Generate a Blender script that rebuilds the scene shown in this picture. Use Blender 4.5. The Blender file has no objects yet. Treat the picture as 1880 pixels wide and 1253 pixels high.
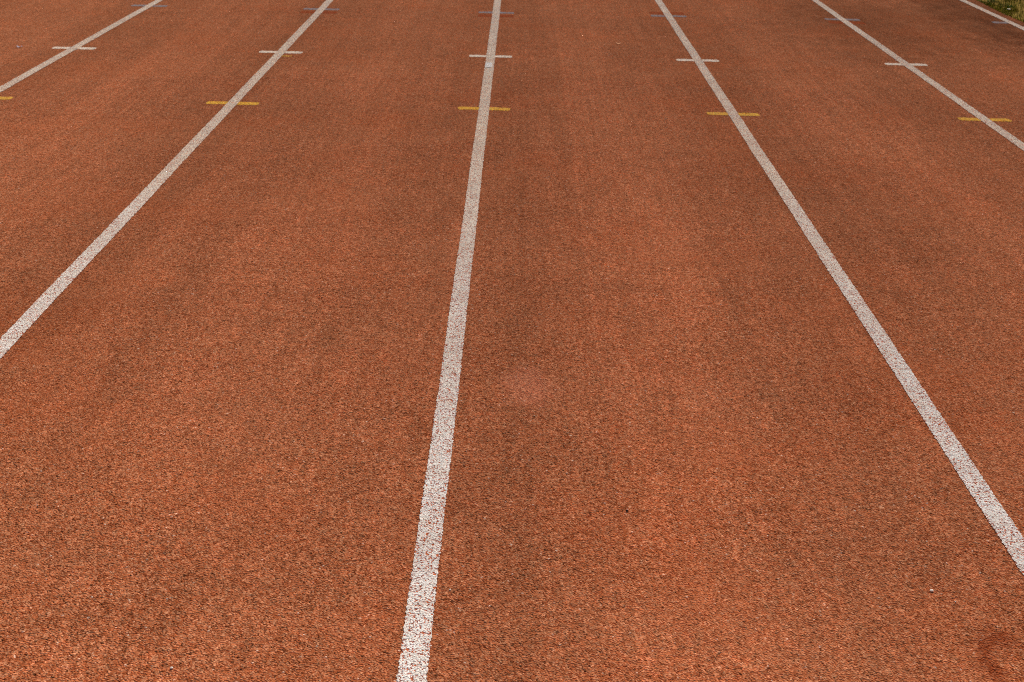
import bpy, bmesh, math, random
from mathutils import Matrix, Vector

random.seed(11)
scene = bpy.context.scene
COL = scene.collection

# ------------------------------------------------------------------ camera
F_PX, CAM_H, PITCH, ROLL, YAW, CAM_X = 2333.57, 1.4116, 0.4056, 0.0230, 0.0006, 2.5983
cam_data = bpy.data.cameras.new("camera")
cam_data.sensor_width = 36.0
cam_data.lens = F_PX / 1880.0 * 36.0
cam_data.clip_start = 0.05
cam_data.clip_end = 2000
cam = bpy.data.objects.new("camera", cam_data)
COL.objects.link(cam)
fwd = Vector((math.sin(YAW) * math.cos(PITCH), math.cos(YAW) * math.cos(PITCH), -math.sin(PITCH)))
rt = Vector((math.cos(YAW), -math.sin(YAW), 0))
up = rt.cross(fwd)
r_ = math.cos(ROLL) * rt + math.sin(ROLL) * up
u_ = -math.sin(ROLL) * rt + math.cos(ROLL) * up
m = Matrix.Identity(4)
for i in range(3):
    m[i][0] = r_[i]; m[i][1] = u_[i]; m[i][2] = -fwd[i]
m[0][3], m[1][3], m[2][3] = CAM_X, 0.0, CAM_H
cam.matrix_world = m
cam_data.dof.use_dof = True
cam_data.dof.focus_distance = 2.9
cam_data.dof.aperture_fstop = 12.0
scene.camera = cam

# ------------------------------------------------------------------ light
SUN_EL, SUN_AZ = math.radians(41), math.radians(12)      # azimuth from +Y towards +X: the sun is ahead, to the right
world = bpy.data.worlds.new("World")
scene.world = world
world.use_nodes = True
wn = world.node_tree
sky = wn.nodes.new("ShaderNodeTexSky")
sky.sky_type = 'NISHITA'
sky.sun_disc = False
sky.sun_elevation = SUN_EL
sky.sun_rotation = SUN_AZ
sky.dust_density = 4.0
sky.ozone_density = 0.4
bg = wn.nodes["Background"]
bg.inputs["Strength"].default_value = 0.06
wn.links.new(sky.outputs[0], bg.inputs["Color"])

sun_d = bpy.data.lights.new("sun", 'SUN')
sun_d.energy = 5.0
sun_d.angle = math.radians(0.5)
sun_d.color = (1.0, 0.91, 0.80)
sun = bpy.data.objects.new("sun", sun_d)
COL.objects.link(sun)
sd = Vector((math.sin(SUN_AZ) * math.cos(SUN_EL), math.cos(SUN_AZ) * math.cos(SUN_EL), math.sin(SUN_EL)))
sun.rotation_euler = sd.to_track_quat('Z', 'Y').to_euler()

scene.view_settings.view_transform = 'Standard'
scene.view_settings.look = 'None'
scene.view_settings.exposure = 0.90
scene.view_settings.gamma = 1.0
scene.render.engine = 'CYCLES'
scene.cycles.feature_set = 'EXPERIMENTAL'
scene.cycles.dicing_rate = 0.7
scene.cycles.offscreen_dicing_scale = 6.0
scene.cycles.max_bounces = 4
scene.cycles.sample_clamp_indirect = 1.0
scene.cycles.use_denoising = False
scene.cycles.filter_width = 1.0


# ------------------------------------------------------------------ node helpers
class NT:
    def __init__(self, mat):
        mat.use_nodes = True
        self.t = mat.node_tree
        self.bsdf = self.t.nodes["Principled BSDF"]
        self.out = self.t.nodes["Material Output"]
        g = self.t.nodes.new("ShaderNodeNewGeometry")
        self.pos = g.outputs["Position"]

    def L(self, a, b):
        self.t.links.new(a, b)

    def put(self, sock, v):
        if hasattr(v, "is_output") or isinstance(v, bpy.types.NodeSocket):
            self.L(v, sock)
        else:
            sock.default_value = v

    def math(self, op, a, b=0.0, c=None, clamp=False):
        n = self.t.nodes.new("ShaderNodeMath"); n.operation = op; n.use_clamp = clamp
        self.put(n.inputs[0], a); self.put(n.inputs[1], b)
        if c is not None: self.put(n.inputs[2], c)
        return n.outputs[0]

    def map(self, v, a, b, c=0.0, d=1.0, smooth=False):
        n = self.t.nodes.new("ShaderNodeMapRange")
        if smooth: n.interpolation_type = 'SMOOTHSTEP'
        self.put(n.inputs[0], v)
        for i, x in zip((1, 2, 3, 4), (a, b, c, d)): n.inputs[i].default_value = x
        return n.outputs[0]

    def xform(self, scale=(1, 1, 1), loc=(0, 0, 0)):
        n = self.t.nodes.new("ShaderNodeMapping")
        self.L(self.pos, n.inputs[0])
        n.inputs["Scale"].default_value = scale
        n.inputs["Location"].default_value = loc
        return n.outputs[0]

    def noise(self, scale, detail=2, rough=0.5, vec=None, dist=0.0, dim='2D'):
        n = self.t.nodes.new("ShaderNodeTexNoise"); n.noise_dimensions = dim
        self.L(vec if vec is not None else self.pos, n.inputs["Vector"])
        n.inputs["Scale"].default_value = scale
        n.inputs["Detail"].default_value = detail
        n.inputs["Roughness"].default_value = rough
        n.inputs["Distortion"].default_value = dist
        return n.outputs["Fac"]

    def voro(self, scale, vec=None, feature='F1', rand=1.0):
        n = self.t.nodes.new("ShaderNodeTexVoronoi"); n.voronoi_dimensions = '2D'; n.feature = feature
        self.L(vec if vec is not None else self.pos, n.inputs["Vector"])
        n.inputs["Scale"].default_value = scale
        n.inputs["Randomness"].default_value = rand
        return n

    def mix(self, f, a, b, mode='MIX'):
        n = self.t.nodes.new("ShaderNodeMix"); n.data_type = 'RGBA'; n.blend_type = mode
        self.put(n.inputs[0], f)
        for s, v in ((n.inputs[6], a), (n.inputs[7], b)):
            if isinstance(v, tuple): s.default_value = (*v, 1.0) if len(v) == 3 else v
            else: self.L(v, s)
        return n.outputs[2]

    def ramp(self, v, stops, interp='LINEAR'):
        n = self.t.nodes.new("ShaderNodeValToRGB")
        n.color_ramp.interpolation = interp
        e = n.color_ramp.elements
        e[0].position, e[0].color = stops[0][0], (*stops[0][1], 1)
        e[1].position, e[1].color = stops[1][0], (*stops[1][1], 1)
        for p, c in stops[2:]:
            x = e.new(p); x.color = (*c, 1)
        self.L(v, n.inputs[0])
        return n.outputs[0]

    def sep(self, sock):
        n = self.t.nodes.new("ShaderNodeSeparateXYZ"); self.L(sock, n.inputs[0]); return n.outputs

    def blob(self, x, y, rx, ry, warp):
        """soft irregular patch in world space, 1 in the middle and 0 outside"""
        X, Y = self.xy
        a = self.math('MULTIPLY', self.math('SUBTRACT', X, x), 1.0 / rx)
        b = self.math('MULTIPLY', self.math('SUBTRACT', Y, y), 1.0 / ry)
        d = self.math('SQRT', self.math('ADD', self.math('MULTIPLY', a, a), self.math('MULTIPLY', b, b)))
        d = self.math('ADD', d, self.math('MULTIPLY', self.math('SUBTRACT', warp, 0.5), 1.4))
        return self.map(d, 1.15, 0.2, 0.0, 1.0, smooth=True)


AMP = 0.0021        # height of the rubber granules


def granules(n):
    """shared by the track and every painted marking: the same grains at the same place"""
    wv = n.t.nodes.new("ShaderNodeTexNoise"); wv.noise_dimensions = '2D'
    n.L(n.pos, wv.inputs["Vector"]); wv.inputs["Scale"].default_value = 260; wv.inputs["Detail"].default_value = 1
    sub = n.t.nodes.new("ShaderNodeVectorMath"); sub.operation = 'MULTIPLY_ADD'
    n.L(wv.outputs["Color"], sub.inputs[0]); sub.inputs[1].default_value = (0.0028, 0.0028, 0)
    n.L(n.pos, sub.inputs[2])
    v = n.voro(1 / 0.0034, vec=sub.outputs[0])
    dist, rnd = v.outputs["Distance"], v.outputs["Color"]
    dome = n.math('SUBTRACT', 1.0, n.math('MULTIPLY', dist, dist))
    dome = n.math('POWER', n.map(dome, 0.40, 0.95), 0.75)
    R = n.t.nodes.new("ShaderNodeSeparateColor"); n.L(rnd, R.inputs[0])
    lvl = n.map(n.math('POWER', R.outputs[0], 0.55), 0, 1, 0.25, 1.0)
    clump = n.noise(95, 2, 0.55)
    clump = n.map(clump, 0.3, 0.7)
    h = n.math('ADD', n.math('MULTIPLY', dome, n.math('MULTIPLY', lvl, 0.74)), n.math('MULTIPLY', clump, 0.26))
    return h, R, clump


def displace(n, h, amp=AMP, off=0.0):
    d = n.t.nodes.new("ShaderNodeDisplacement")
    n.L(h, d.inputs["Height"]); d.inputs["Midlevel"].default_value = 0.75
    d.inputs["Scale"].default_value = amp
    n.L(d.outputs[0], n.out.inputs["Displacement"])


# ------------------------------------------------------------------ materials
def track_material():
    mat = bpy.data.materials.new("red_rubber_track")
    mat.displacement_method = 'BOTH'
    n = NT(mat)
    s = n.sep(n.pos); X, Y = s[0], s[1]; n.xy = (X, Y)
    h, R, clump = granules(n)
    displace(n, h)
    # each granule has its own tint; a few are black binder crumbs or pale grit
    base = n.ramp(R.outputs[1], [
        (0.00, (0.250, 0.060, 0.022)),
        (0.20, (0.375, 0.105, 0.038)),
        (0.55, (0.455, 0.155, 0.066)),
        (0.88, (0.525, 0.225, 0.112)),
        (0.995, (0.620, 0.290, 0.150)),
        (1.00, (0.740, 0.560, 0.440))])
    dark = n.map(R.outputs[2], 0.92, 0.97)
    base = n.mix(n.math('MULTIPLY', dark, 0.75), base, (0.045, 0.015, 0.006))
    # crumbs clump together: coarse mottling that survives at distance
    m1 = n.noise(55, 4, 0.7)
    m2 = n.noise(9, 5, 0.62)
    m3 = n.noise(1.1, 4, 0.55, dist=0.4)
    streak = n.noise(1.0, 4, 0.6, vec=n.xform((5.2, 0.22, 1), (3.1, 0, 0)))
    trail = n.noise(1.0, 3, 0.7, vec=n.xform((17, 0.35, 1), (0, 0, 0)), dist=0.3)
    fine = n.noise(15, 4, 0.6, vec=n.xform((2.2, 0.6, 1)))
    v = n.map(m1, 0.25, 0.75, 0.70, 1.30)
    v = n.math('MULTIPLY', v, n.map(m2, 0.25, 0.75, 0.90, 1.10))
    v = n.math('MULTIPLY', v, n.map(m3, 0.3, 0.7, 0.94, 1.06))
    v = n.math('MULTIPLY', v, n.map(streak, 0.3, 0.7, 0.95, 1.05))
    v = n.math('MULTIPLY', v, n.map(fine, 0.3, 0.7, 0.96, 1.04))
    v = n.math('MULTIPLY', v, n.map(trail, 0.35, 0.65, 0.95, 1.05))
    # lanes are scuffed pale down the middle by running feet, dirt stays beside the lines
    ph = n.math('COSINE', n.math('MULTIPLY', X, 2 * math.pi / 1.22))
    v = n.math('MULTIPLY', v, n.map(ph, -1, 1, 1.06, 0.92))
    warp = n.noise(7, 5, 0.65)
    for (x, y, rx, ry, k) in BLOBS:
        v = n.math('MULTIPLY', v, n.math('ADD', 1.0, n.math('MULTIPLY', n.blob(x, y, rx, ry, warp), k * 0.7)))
    # roller seam down the middle of one lane
    sx = n.math('ADD', X, n.math('MULTIPLY', n.noise(3, 2), 0.02))
    seam = n.map(n.math('ABSOLUTE', n.math('SUBTRACT', sx, 2.855)), 0.012, 0.0, 0, 1, smooth=True)
    seam = n.math('MULTIPLY', seam, n.map(n.noise(1.3, 3), 0.42, 0.6))
    v = n.math('MULTIPLY', v, n.math('ADD', 1.0, n.math('MULTIPLY', seam, 0.14)))
    # the mat laid to the right of the seam weathered a little paler than the one to its left
    side = n.math('MULTIPLY', n.map(sx, 2.845, 2.862, -0.03, 0.035), n.map(n.math('ABSOLUTE', n.math('SUBTRACT', sx, 2.855)), 0.42, 0.12, 0, 1, smooth=True))
    v = n.math('MULTIPLY', v, n.math('ADD', 1.0, side))
    hsv = n.t.nodes.new("ShaderNodeVectorMath"); hsv.operation = 'SCALE'
    n.L(base, hsv.inputs[0]); n.L(v, hsv.inputs["Scale"])
    col = hsv.outputs[0]
    # pale dust film and redder worn-through zones
    dust = n.map(n.noise(2.3, 5, 0.6, dist=0.5), 0.42, 0.72, 0.0, 0.20)
    col = n.mix(dust, col, (0.47, 0.190, 0.090))
    red = n.map(n.noise(1.7, 4, 0.6, vec=n.xform((1, 1, 1), (9, 4, 0))), 0.5, 0.72, 0.0, 0.18)
    col = n.mix(red, col, (0.52, 0.120, 0.034))
    scuff = n.blob(2.645, 3.00, 0.085, 0.13, warp)
    col = n.mix(n.math('MULTIPLY', scuff, 0.30), col, (0.60, 0.25, 0.15))
    # curved rusty stain, open towards the lower right
    a_ = n.math('MULTIPLY', n.math('SUBTRACT', X, 3.512), 1 / 0.048)
    b_ = n.math('MULTIPLY', n.math('SUBTRACT', Y, 1.868), 1 / 0.085)
    d_ = n.math('SQRT', n.math('ADD', n.math('MULTIPLY', a_, a_), n.math('MULTIPLY', b_, b_)))
    d_ = n.math('ADD', d_, n.math('MULTIPLY', n.math('SUBTRACT', n.noise(45, 4, 0.65), 0.5), 0.6))
    ring = n.map(n.math('ABSOLUTE', n.math('SUBTRACT', d_, 0.95)), 0.42, 0.1, 0, 1, smooth=True)
    st = n.math('MULTIPLY', ring, n.map(n.math('SUBTRACT', b_, a_), -0.5, 0.5))
    col = n.mix(n.math('MULTIPLY', st, 0.55), col, (0.23, 0.038, 0.010))
    n.L(col, n.bsdf.inputs["Base Color"])
    n.bsdf.inputs["Roughness"].default_value = 1.0
    n.bsdf.inputs["Specular IOR Level"].default_value = 0.0
    n.bsdf.inputs["Diffuse Roughness"].default_value = 1.0
    return mat


# (x, y, rx, ry, strength): worn or dirty patches, plus lens falloff painted dark into the far right corner
BLOBS = [
    (2.63, 2.99, 0.085, 0.13, 0.16), (2.70, 4.6, 0.14, 1.5, -0.06), (2.62, 3.42, 0.14, 0.30, -0.03), (1.85, 2.0, 0.35, 0.35, -0.13),
    (3.05, 4.1, 0.16, 1.4, 0.09), (1.16, 3.45, 0.25, 0.5, -0.12), (2.10, 3.40, 0.20, 0.35, -0.10),
    (1.75, 5.4, 0.25, 1.0, -0.08), (3.30, 7.6, 0.3, 0.7, -0.09), (5.2, 9.0, 1.2, 1.8, -0.38),  # last entry: lens vignetting put into the colour, over a darker inner lane
    (5.95, 9.4, 0.45, 2.4, -0.45), (4.55, 6.7, 0.3, 0.6, -0.12), (2.95, 2.35, 0.3, 0.22, 0.08),  # first entry: same painted corner falloff, along the dark strip by the grass
    (0.6, 6.6, 0.4, 0.8, 0.06), (1.35, 6.8, 0.3, 0.5, 0.05), (0.25, 8.2, 0.5, 0.4, -0.08),
    (3.35, 3.0, 0.15, 0.3, -0.04), (4.05, 4.6, 0.4, 0.8, -0.08),
]


def paint_material(name, pale, worn, cover, grime, ageing=False):
    """cover: how far the paint reaches down between the granules"""
    mat = bpy.data.materials.new(name)
    mat.displacement_method = 'BOTH'
    n = NT(mat)
    h, R, clump = granules(n)
    displace(n, h)
    tone = n.mix(n.map(n.noise(24, 4, 0.65), 0.3, 0.7), worn, pale)
    if ageing:      # the stretch nearest the camera was repainted last; further on the paint has yellowed
        Y = n.sep(n.pos)[1]
        old = n.map(n.math('ADD', Y, n.math('MULTIPLY', n.noise(1.5, 3), 1.5)), 2.8, 6.5, 0.0, 0.8, smooth=True)
        tone = n.mix(old, tone, (0.80, 0.67, 0.51))
    grey = n.map(n.noise(3.0, 4, 0.6), 0.35, 0.7, 0.0, grime)
    tone = n.mix(grey, tone, (0.36, 0.27, 0.22))
    tone = n.mix(n.map(R.outputs[1], 0.0, 0.45, 0.22, 0.0), tone, (0.36, 0.24, 0.17))
    # the bare rubber shows in the pits and on some rubbed-off grains
    wear = n.math('ADD', h, n.math('MULTIPLY', n.math('SUBTRACT', n.noise(14, 5, 0.7), 0.5), 0.45))
    wear = n.math('ADD', wear, n.math('MULTIPLY', n.math('SUBTRACT', R.outputs[2], 0.5), 0.22))
    f = n.map(wear, cover - 0.06, cover + 0.06)
    rub = n.ramp(R.outputs[1], [(0.0, (0.21, 0.040, 0.011)), (0.5, (0.46, 0.10, 0.03)), (1.0, (0.62, 0.18, 0.065))])
    n.L(n.mix(f, rub, tone), n.bsdf.inputs["Base Color"])
    n.bsdf.inputs["Roughness"].default_value = 1.0
    n.bsdf.inputs["Specular IOR Level"].default_value = 0.0
    n.bsdf.inputs["Diffuse Roughness"].default_value = 1.05
    return mat


M_TRACK = track_material()
M_WHITE = paint_material("white_line_paint", (0.84, 0.82, 0.78), (0.73, 0.68, 0.61), 0.36, 0.20, True)
M_TICK = paint_material("white_tick_paint", (0.88, 0.77, 0.64), (0.80, 0.66, 0.51), 0.22, 0.05)
M_DAB = paint_material("fresh_white_paint", (0.84, 0.80, 0.75), (0.80, 0.75, 0.68), 0.20, 0.0)
M_YELLOW = paint_material("yellow_paint", (0.88, 0.55, 0.085), (0.74, 0.40, 0.055), 0.27, 0.15)
M_BLUE = paint_material("faded_blue_paint", (0.31, 0.34, 0.37), (0.32, 0.25, 0.22), 0.34, 0.10)
M_PATCH = paint_material("red_cover_paint", (0.36, 0.080, 0.028), (0.32, 0.07, 0.026), 0.40, 0.0)


def simple_mat(name, c1, c2, scale=60, rough=0.9, bump=0.3):
    mat = bpy.data.materials.new(name)
    n = NT(mat)
    f = n.noise(scale, 4, 0.6, dim='3D')
    n.L(n.mix(n.map(f, 0.3, 0.7), c1, c2), n.bsdf.inputs["Base Color"])
    n.bsdf.inputs["Roughness"].default_value = rough
    n.bsdf.inputs["Specular IOR Level"].default_value = 0.0
    b = n.t.nodes.new("ShaderNodeBump"); b.inputs["Strength"].default_value = bump; b.inputs["Distance"].default_value = 0.004
    n.L(f, b.inputs["Height"]); n.L(b.outputs[0], n.bsdf.inputs["Normal"])
    return mat


# ------------------------------------------------------------------ mesh helpers
def link_mesh(name, bm, mat, parent=None):
    me = bpy.data.meshes.new(name)
    bm.to_mesh(me); bm.free()
    me.materials.append(mat)
    o = bpy.data.objects.new(name, me)
    COL.objects.link(o)
    if parent: o.parent = parent
    return o


def tag(o, label=None, cat=None, group=None, kind=None):
    if label: o["label"] = label
    if cat: o["category"] = cat
    if group: o["group"] = group
    if kind: o["kind"] = kind
    return o


def adaptive(o):
    md = o.modifiers.new("dice", 'SUBSURF')
    md.subdivision_type = 'SIMPLE'
    md.levels = 0; md.render_levels = 0
    o.cycles.use_adaptive_subdivision = True
    o.cycles.dicing_rate = 1.0


def grid_quad(bm, xs, ys, z):
    vs = [[bm.verts.new((x, y, z)) for x in xs] for y in ys]
    for j in range(len(ys) - 1):
        for i in range(len(xs) - 1):
            bm.faces.new((vs[j][i], vs[j][i + 1], vs[j + 1][i + 1], vs[j + 1][i]))


LX = [k * 1.22 + d for k, d in zip(range(6), (0.0067, -0.0093, -0.0010, -0.0023, 0.0115, -0.0056))]
EDGE_X = 6.205          # inner edge of the rubber, where the grass begins

# ------------------------------------------------------------------ ground and track
bm = bmesh.new()
grid_quad(bm, [-900, -60, -5.3, EDGE_X + 0.02, 60, 900], [-900, -30, 90, 900], -0.030)
tag(link_mesh("ground", bm, simple_mat("dry_soil", (0.15, 0.098, 0.030), (0.085, 0.056, 0.016), 22, 0.95, 0.8)), kind="structure")

bm = bmesh.new()
xs = [-4.5] + [-4 + 0.5 * i for i in range(20)] + [5.9]
ys = [-12, -8, -4, -1] + [0.5 * i for i in range(0, 26)] + [14, 17, 21, 26, 33, 42, 60, 85]
# ragged inner edge with the slab's thickness
ey = []
y = -12.0
while y < 85:
    ey.append(y)
    y += 0.012 if 8.0 < y < 12.5 else 0.25 if y < 25 else 2.5
grid_quad(bm, xs, ys, 0.0)
rag = [EDGE_X + 0.018 * math.sin(yy * 3.1) + random.uniform(-0.010, 0.010) for yy in ey]
a = [bm.verts.new((5.9, yy, 0)) for yy in ey]
b = [bm.verts.new((x, yy, 0)) for x, yy in zip(rag, ey)]
c = [bm.verts.new((x + 0.004, yy, -0.026)) for x, yy in zip(rag, ey)]
for i in range(len(ey) - 1):
    bm.faces.new((a[i], b[i], b[i + 1], a[i + 1]))
    bm.faces.new((b[i], c[i], c[i + 1], b[i + 1]))
track = link_mesh("running_track", bm, M_TRACK)
tag(track, kind="structure")
adaptive(track)


# ------------------------------------------------------------------ painted markings
def ragged_line(name, x0, y0, y1, w, z, mat):
    """long stripe whose two edges wander by about a granule"""
    bm = bmesh.new()
    y = y0; prev = None
    ph = random.uniform(0, 9)
    while y <= y1:
        step = 0.004 if 1.4 < y < 4 else 0.010 if y < 10.6 else 0.4
        wob = 0.0006 * math.sin(y * 4.3 + ph) + 0.0003 * math.sin(y * 17 + ph)
        jl, jr = random.gauss(0, 0.0010), random.gauss(0, 0.0010)
        l = bm.verts.new((x0 - w / 2 + wob + jl, y, z)); r = bm.verts.new((x0 + w / 2 + wob + jr, y, z))
        if prev: bm.faces.new((prev[0], prev[1], r, l))
        prev = (l, r); y += step
    o = link_mesh(name, bm, mat)
    adaptive(o)
    return o


def tick(name, x, y, length, depth, z, mat, slope=0.0, seg=0.008):
    bm = bmesh.new(); prev = None
    n = int(length / seg)
    for i in range(n + 1):
        t = i / n
        xx = x - length / 2 + length * t
        e = 0.0025
        cy = y + slope * (xx - x)
        # sprayed ends are a little rounded
        k = min(1.0, 0.65 + 12 * min(t, 1 - t) * 1.0)
        lo = bm.verts.new((xx, cy - depth / 2 * k + random.gauss(0, e), z))
        hi = bm.verts.new((xx, cy + depth / 2 * k + random.gauss(0, e), z))
        if prev: bm.faces.new((prev[0], lo, hi, prev[1]))
        prev = (lo, hi)
    o = link_mesh(name, bm, mat)
    adaptive(o)
    return o


LINE_LABELS = [
    "worn white lane line across the upper left corner, leftmost of the lane lines",
    "speckled white lane line leaving through the left edge, second from the left",
    "nearly upright white lane line ending at the bottom edge, left of the middle",
    "white lane line that slants down to the lower right edge of the photo",
    "white lane line leaving through the right edge below its yellow tick mark",
    "short stretch of white border line beside the grass in the upper right corner",
]
for k, lab in enumerate(LINE_LABELS):
    o = ragged_line("lane_line", LX[k], -6.0 if k in (2, 3) else -2.0, 60.0, 0.0515, 0.0020, M_WHITE)
    tag(o, lab, "lane line", "white lane lines running the length of the track")

order = ["leftmost", "second from left", "middle", "fourth from left", "rightmost"]
where = ["upper left", "second", "nearly upright", "right-slanting", "right-hand"]
WT = [(0, 0), (1, 0), (2, 0), (3, 0), (4, 0)]
host = ["the lane line in the upper left corner", "the second lane line from the left", "the nearly upright middle lane line",
        "the lane line slanting to the lower right", "the lane line below the grass corner"]
for k in range(5):
    o = tick("tick_mark", LX[k], 7.5167 + 0.0213 * (k - 2), 0.252, 0.062, 0.0008, M_TICK, 0.004)
    tag(o, "thin white tick mark crossing " + host[k], "tick mark", "white tick marks across the lane lines")
for k in range(5):
    o = tick("tick_mark", LX[k], 6.1591 + 0.0055 * (k - 2), 0.256, 0.060, 0.0008, M_YELLOW, -0.006)
    if k == 0:
        lab = "end of a yellow tick mark poking in at the left edge of the photo"
    else:
        lab = "yellow tick mark crossing " + host[k]
    tag(o, lab, "tick mark", "yellow tick marks across the lane lines")
for k in range(6):
    dx = 0.0 if k < 5 else -0.055
    ln = 0.252 if k < 5 else 0.15
    o = tick("tick_mark", LX[k] + dx, 9.1487 + 0.024 * (k - 2), ln, 0.072, 0.0008, M_BLUE, 0.004)
    tag(o, "faded blue-grey tick mark " + ("crossing " + host[k] if k < 5 else "against the border line by the grass"),
        "tick mark", "faded blue tick marks across the lane lines")

tag(tick("paint_dab", LX[2] - 0.004, 7.24, 0.040, 0.13, 0.0036, M_DAB, 0.0, 0.004),
    "bright white dab of fresh paint on the middle lane line below its white tick", "paint dab")
tag(tick("paint_smear", LX[1] + 0.05, 7.38, 0.07, 0.022, 0.0008, M_YELLOW, 0.05, 0.006),
    "faint yellow smear just below the white tick on the second lane line", "paint smear")
for k, lab in ((1, "reddish cover paint below the blue tick on the second lane line from left"),
               (2, "reddish cover paint below the blue tick on the middle lane line"),
               (3, "reddish cover paint above the blue tick on the lane line slanting lower right"),
               (4, "reddish cover paint below the blue tick on the right-hand lane line")):
    dy = -0.14 if k != 3 else 0.13
    tag(tick("cover_paint", LX[k], 9.1487 + 0.024 * (k - 2) + dy, 0.25, 0.10, 0.0004, M_PATCH), lab, "paint patch",
        "reddish cover paint beside the blue ticks")


# ------------------------------------------------------------------ small things lying on the track
def pebble(x, y, r, mat, label, cat="pebble", name="pebble", squash=0.7, seed=1):
    rnd = random.Random(seed)
    bm = bmesh.new()
    bmesh.ops.create_icosphere(bm, subdivisions=2, radius=r)
    ax = [rnd.uniform(0.75, 1.15) for _ in range(2)]
    for v in bm.verts:
        n = v.co.normalized()
        j = 1 + 0.16 * math.sin(5 * n.x + seed) * math.cos(4 * n.y + 2 * seed) + rnd.uniform(-0.08, 0.08)
        v.co = Vector((v.co.x * j * ax[0], v.co.y * j * ax[1], v.co.z * j * squash))
    o = link_mesh(name, bm, mat)
    o.location = (x, y, r * squash * 0.75)
    return tag(o, label, cat)


M_CHIP = simple_mat("pale_stone", (0.52, 0.46, 0.41), (0.38, 0.33, 0.29), 300, 0.7)
M_DARKCHIP = simple_mat("dark_stone", (0.015, 0.012, 0.012), (0.03, 0.024, 0.02), 300, 0.8)
pebble(2.4909, 2.0623, 0.0022, M_CHIP, "tiny white stone chip just right of the middle lane line near the bottom", seed=3)
pebble(3.4299, 2.0955, 0.0034, M_CHIP, "pale stone chip in the lower right, the larger of a pair", seed=5)
pebble(3.4658, 2.0604, 0.0018, M_CHIP, "pale stone chip in the lower right, the smaller of a pair", seed=7)
pebble(2.0192, 1.8057, 0.0030, M_CHIP, "pale stone chip at the bottom edge, left of the middle lane line", seed=9)
pebble(2.8557, 2.3726, 0.0028, M_DARKCHIP, "single black stone chip on bare red rubber right of centre, lower half", seed=4)


def scrap(x, y, l, w, rot, mat, label, cat, name):
    """crumpled little sheet with thickness"""
    bm = bmesh.new(); n = 7
    rnd = random.Random(int(l * 1e4))
    top = []; bot = []
    for i in range(n + 1):
        t = i / n; xx = (t - .5) * l; ww = w * (0.35 + 0.65 * math.sin(math.pi * (0.12 + 0.76 * t)))
        z = 0.004 + 0.004 * math.sin(t * 9) + rnd.uniform(0, 0.003)
        top.append([bm.verts.new((xx, -ww / 2, z)), bm.verts.new((xx + .002, ww / 2, z + rnd.uniform(-.002, .003)))])
        bot.append([bm.verts.new((xx, -ww / 2, z - .0008)), bm.verts.new((xx + .002, ww / 2, top[-1][1].co.z - .0008))])
    for i in range(n):
        a, b, c, d = top[i], top[i + 1], bot[i], bot[i + 1]
        bm.faces.new((a[0], b[0], b[1], a[1])); bm.faces.new((c[1], d[1], d[0], c[0]))
        bm.faces.new((c[0], d[0], b[0], a[0])); bm.faces.new((a[1], b[1], d[1], c[1]))
    for e, q in ((top[0], bot[0]), (bot[n], top[n])):
        bm.faces.new((e[0], e[1], q[1], q[0]))
    o = link_mesh(name, bm, mat)
    o.location = (x, y, 0.001); o.rotation_euler.z = rot
    return tag(o, label, cat)


scrap(-0.3046, 7.4474, 0.034, 0.022, 0.1, simple_mat("pale_paper", (0.22, 0.19, 0.22), (0.14, 0.12, 0.14), 80, 0.6),
      "small pale bluish scrap on the track near the upper left edge", "litter", "paper_scrap")
scrap(3.2217, 8.0007, 0.034, 0.014, 0.1, simple_mat("dry_leaf", (0.42, 0.24, 0.14), (0.34, 0.2, 0.12), 80, 0.8),
      "tiny pale dry leaf lying near the top between two lane lines", "leaf", "dry_leaf")

# ------------------------------------------------------------------ grassy verge
M_GRASS = simple_mat("dry_grass", (0.20, 0.145, 0.018), (0.05, 0.068, 0.005), 14, 0.8, 0.0)
M_WEED = simple_mat("weed_leaf", (0.018, 0.040, 0.010), (0.03, 0.055, 0.014), 40, 0.6, 0.1)
M_FLOWER = simple_mat("white_petal", (0.6, 0.56, 0.48), (0.5, 0.46, 0.4), 80, 0.7, 0.0)

bm = bmesh.new()


def blade(bm, x, y, h, lean, ang, w, z0=-0.03):
    dx, dy = math.cos(ang), math.sin(ang)
    px, py = -dy * w / 2, dx * w / 2
    prev = None
    for i in range(4):
        t = i / 3
        q = lean * t * t
        cx, cy, cz = x + dx * q, y + dy * q, z0 + h * t * (1 - 0.25 * t * lean / max(h, .01))
        k = (1 - t) * 0.9 + 0.1
        a_, b_ = bm.verts.new((cx - px * k, cy - py * k, cz)), bm.verts.new((cx + px * k, cy + py * k, cz))
        if prev: bm.faces.new((prev[0], prev[1], b_, a_))
        prev = (a_, b_)


rg = random.Random(5)
for _ in range(26000):
    y = rg.uniform(7.5, 13.5)
    x = EDGE_X + 0.012 + rg.expovariate(1 / 0.55)
    if x > 9: continue
    cl = math.sin(x * 9 + 1.3) * math.sin(y * 7 + 0.4) + 0.6 * math.sin(x * 23) * math.sin(y * 19)
    if cl < rg.uniform(-0.9, 0.7) and x > EDGE_X + 0.07: continue
    hh = rg.uniform(0.02, 0.055)
    blade(bm, x, y, hh, rg.uniform(0.005, 0.05), rg.uniform(0, 6.283), rg.uniform(0.003, 0.006))
tag(link_mesh("grass", bm, M_GRASS), "dry yellowish short grass growing along the inner edge of the track", "grass", kind="stuff")


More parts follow.
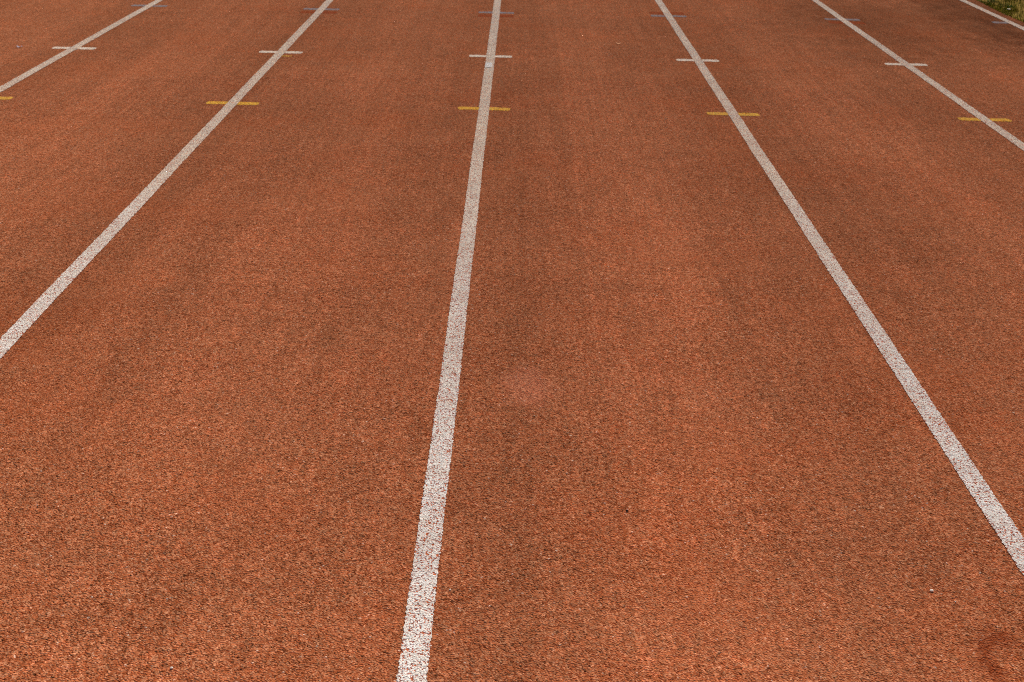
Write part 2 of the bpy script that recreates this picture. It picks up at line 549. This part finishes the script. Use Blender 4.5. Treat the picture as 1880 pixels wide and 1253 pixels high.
def weed(x, y, size, label, seed, n=26):
    rnd = random.Random(seed)
    root = bpy.data.objects.new("leafy_weed", None)
    COL.objects.link(root); root.location = (x, y, -0.03)
    tag(root, label, "weed", "dark leafy weeds at the track edge")
    lf = bmesh.new(); stm = bmesh.new()
    for i in range(n):
        a = rnd.uniform(0, 6.283); rad = size * math.sqrt(rnd.random()); z = size * rnd.uniform(0.15, 0.7)
        cx, cy = rad * math.cos(a), rad * math.sin(a)
        L = size * rnd.uniform(0.22, 0.42); W = L * 0.55
        d = Vector((math.cos(a + rnd.uniform(-.6, .6)), math.sin(a + rnd.uniform(-.6, .6)), rnd.uniform(-0.3, 0.5))).normalized()
        s = d.cross(Vector((0, 0, 1))).normalized()
        p0 = Vector((cx, cy, z))
        rows = []
        for t, k in ((0, 0.12), (0.3, 0.9), (0.6, 1.0), (0.85, 0.5), (1, 0.05)):
            c0 = p0 + d * L * t - Vector((0, 0, 0.25 * L * t * t))
            rows.append((lf.verts.new(c0 - s * W / 2 * k + Vector((0, 0, .08 * L))), lf.verts.new(c0), lf.verts.new(c0 + s * W / 2 * k + Vector((0, 0, .08 * L)))))
        for r0, r1 in zip(rows, rows[1:]):
            lf.faces.new((r0[0], r0[1], r1[1], r1[0])); lf.faces.new((r0[1], r0[2], r1[2], r1[1]))
        w = 0.0012
        q = [stm.verts.new((w * math.cos(b_), w * math.sin(b_), 0)) for b_ in (0, 2.1, 4.2)]
        q2 = [stm.verts.new(p0 + Vector((w * math.cos(b_), w * math.sin(b_), 0))) for b_ in (0, 2.1, 4.2)]
        for j in range(3):
            stm.faces.new((q[j], q[(j + 1) % 3], q2[(j + 1) % 3], q2[j]))
    link_mesh("foliage", lf, M_WEED, root)
    link_mesh("stem", stm, M_WEED, root)


weed(6.30, 10.30, 0.085, "dark green leafy weed at the track edge, touching the top of the photo", 1, 46)
weed(6.36, 10.06, 0.060, "low dark green weed just below the larger weed at the track edge", 2, 34)
weed(6.44, 9.78, 0.050, "dark green weed at the right edge of the photo beyond the border line", 3, 30)

root = bpy.data.objects.new("small_flower", None)
COL.objects.link(root); root.location = (6.245, 9.70, -0.02)
tag(root, "tiny white flower head in the grass beside the border line", "flower")
fb = bmesh.new()
for i in range(9):
    a = i / 9 * 6.283
    d = Vector((math.cos(a), math.sin(a), 0.25)); s = Vector((-math.sin(a), math.cos(a), 0))
    L = 0.014
    v = [fb.verts.new(Vector((0, 0, .045)) + q) for q in (s * -.001, d * L * .6 - s * .004, d * L, d * L * .6 + s * .004, s * .001)]
    fb.faces.new(v)
link_mesh("petals", fb, M_FLOWER, root)
fb = bmesh.new()
bmesh.ops.create_cone(fb, segments=6, radius1=0.0012, radius2=0.001, depth=0.045, cap_ends=True, matrix=Matrix.Translation((0, 0, .0225)))
link_mesh("stem", fb, M_WEED, root)
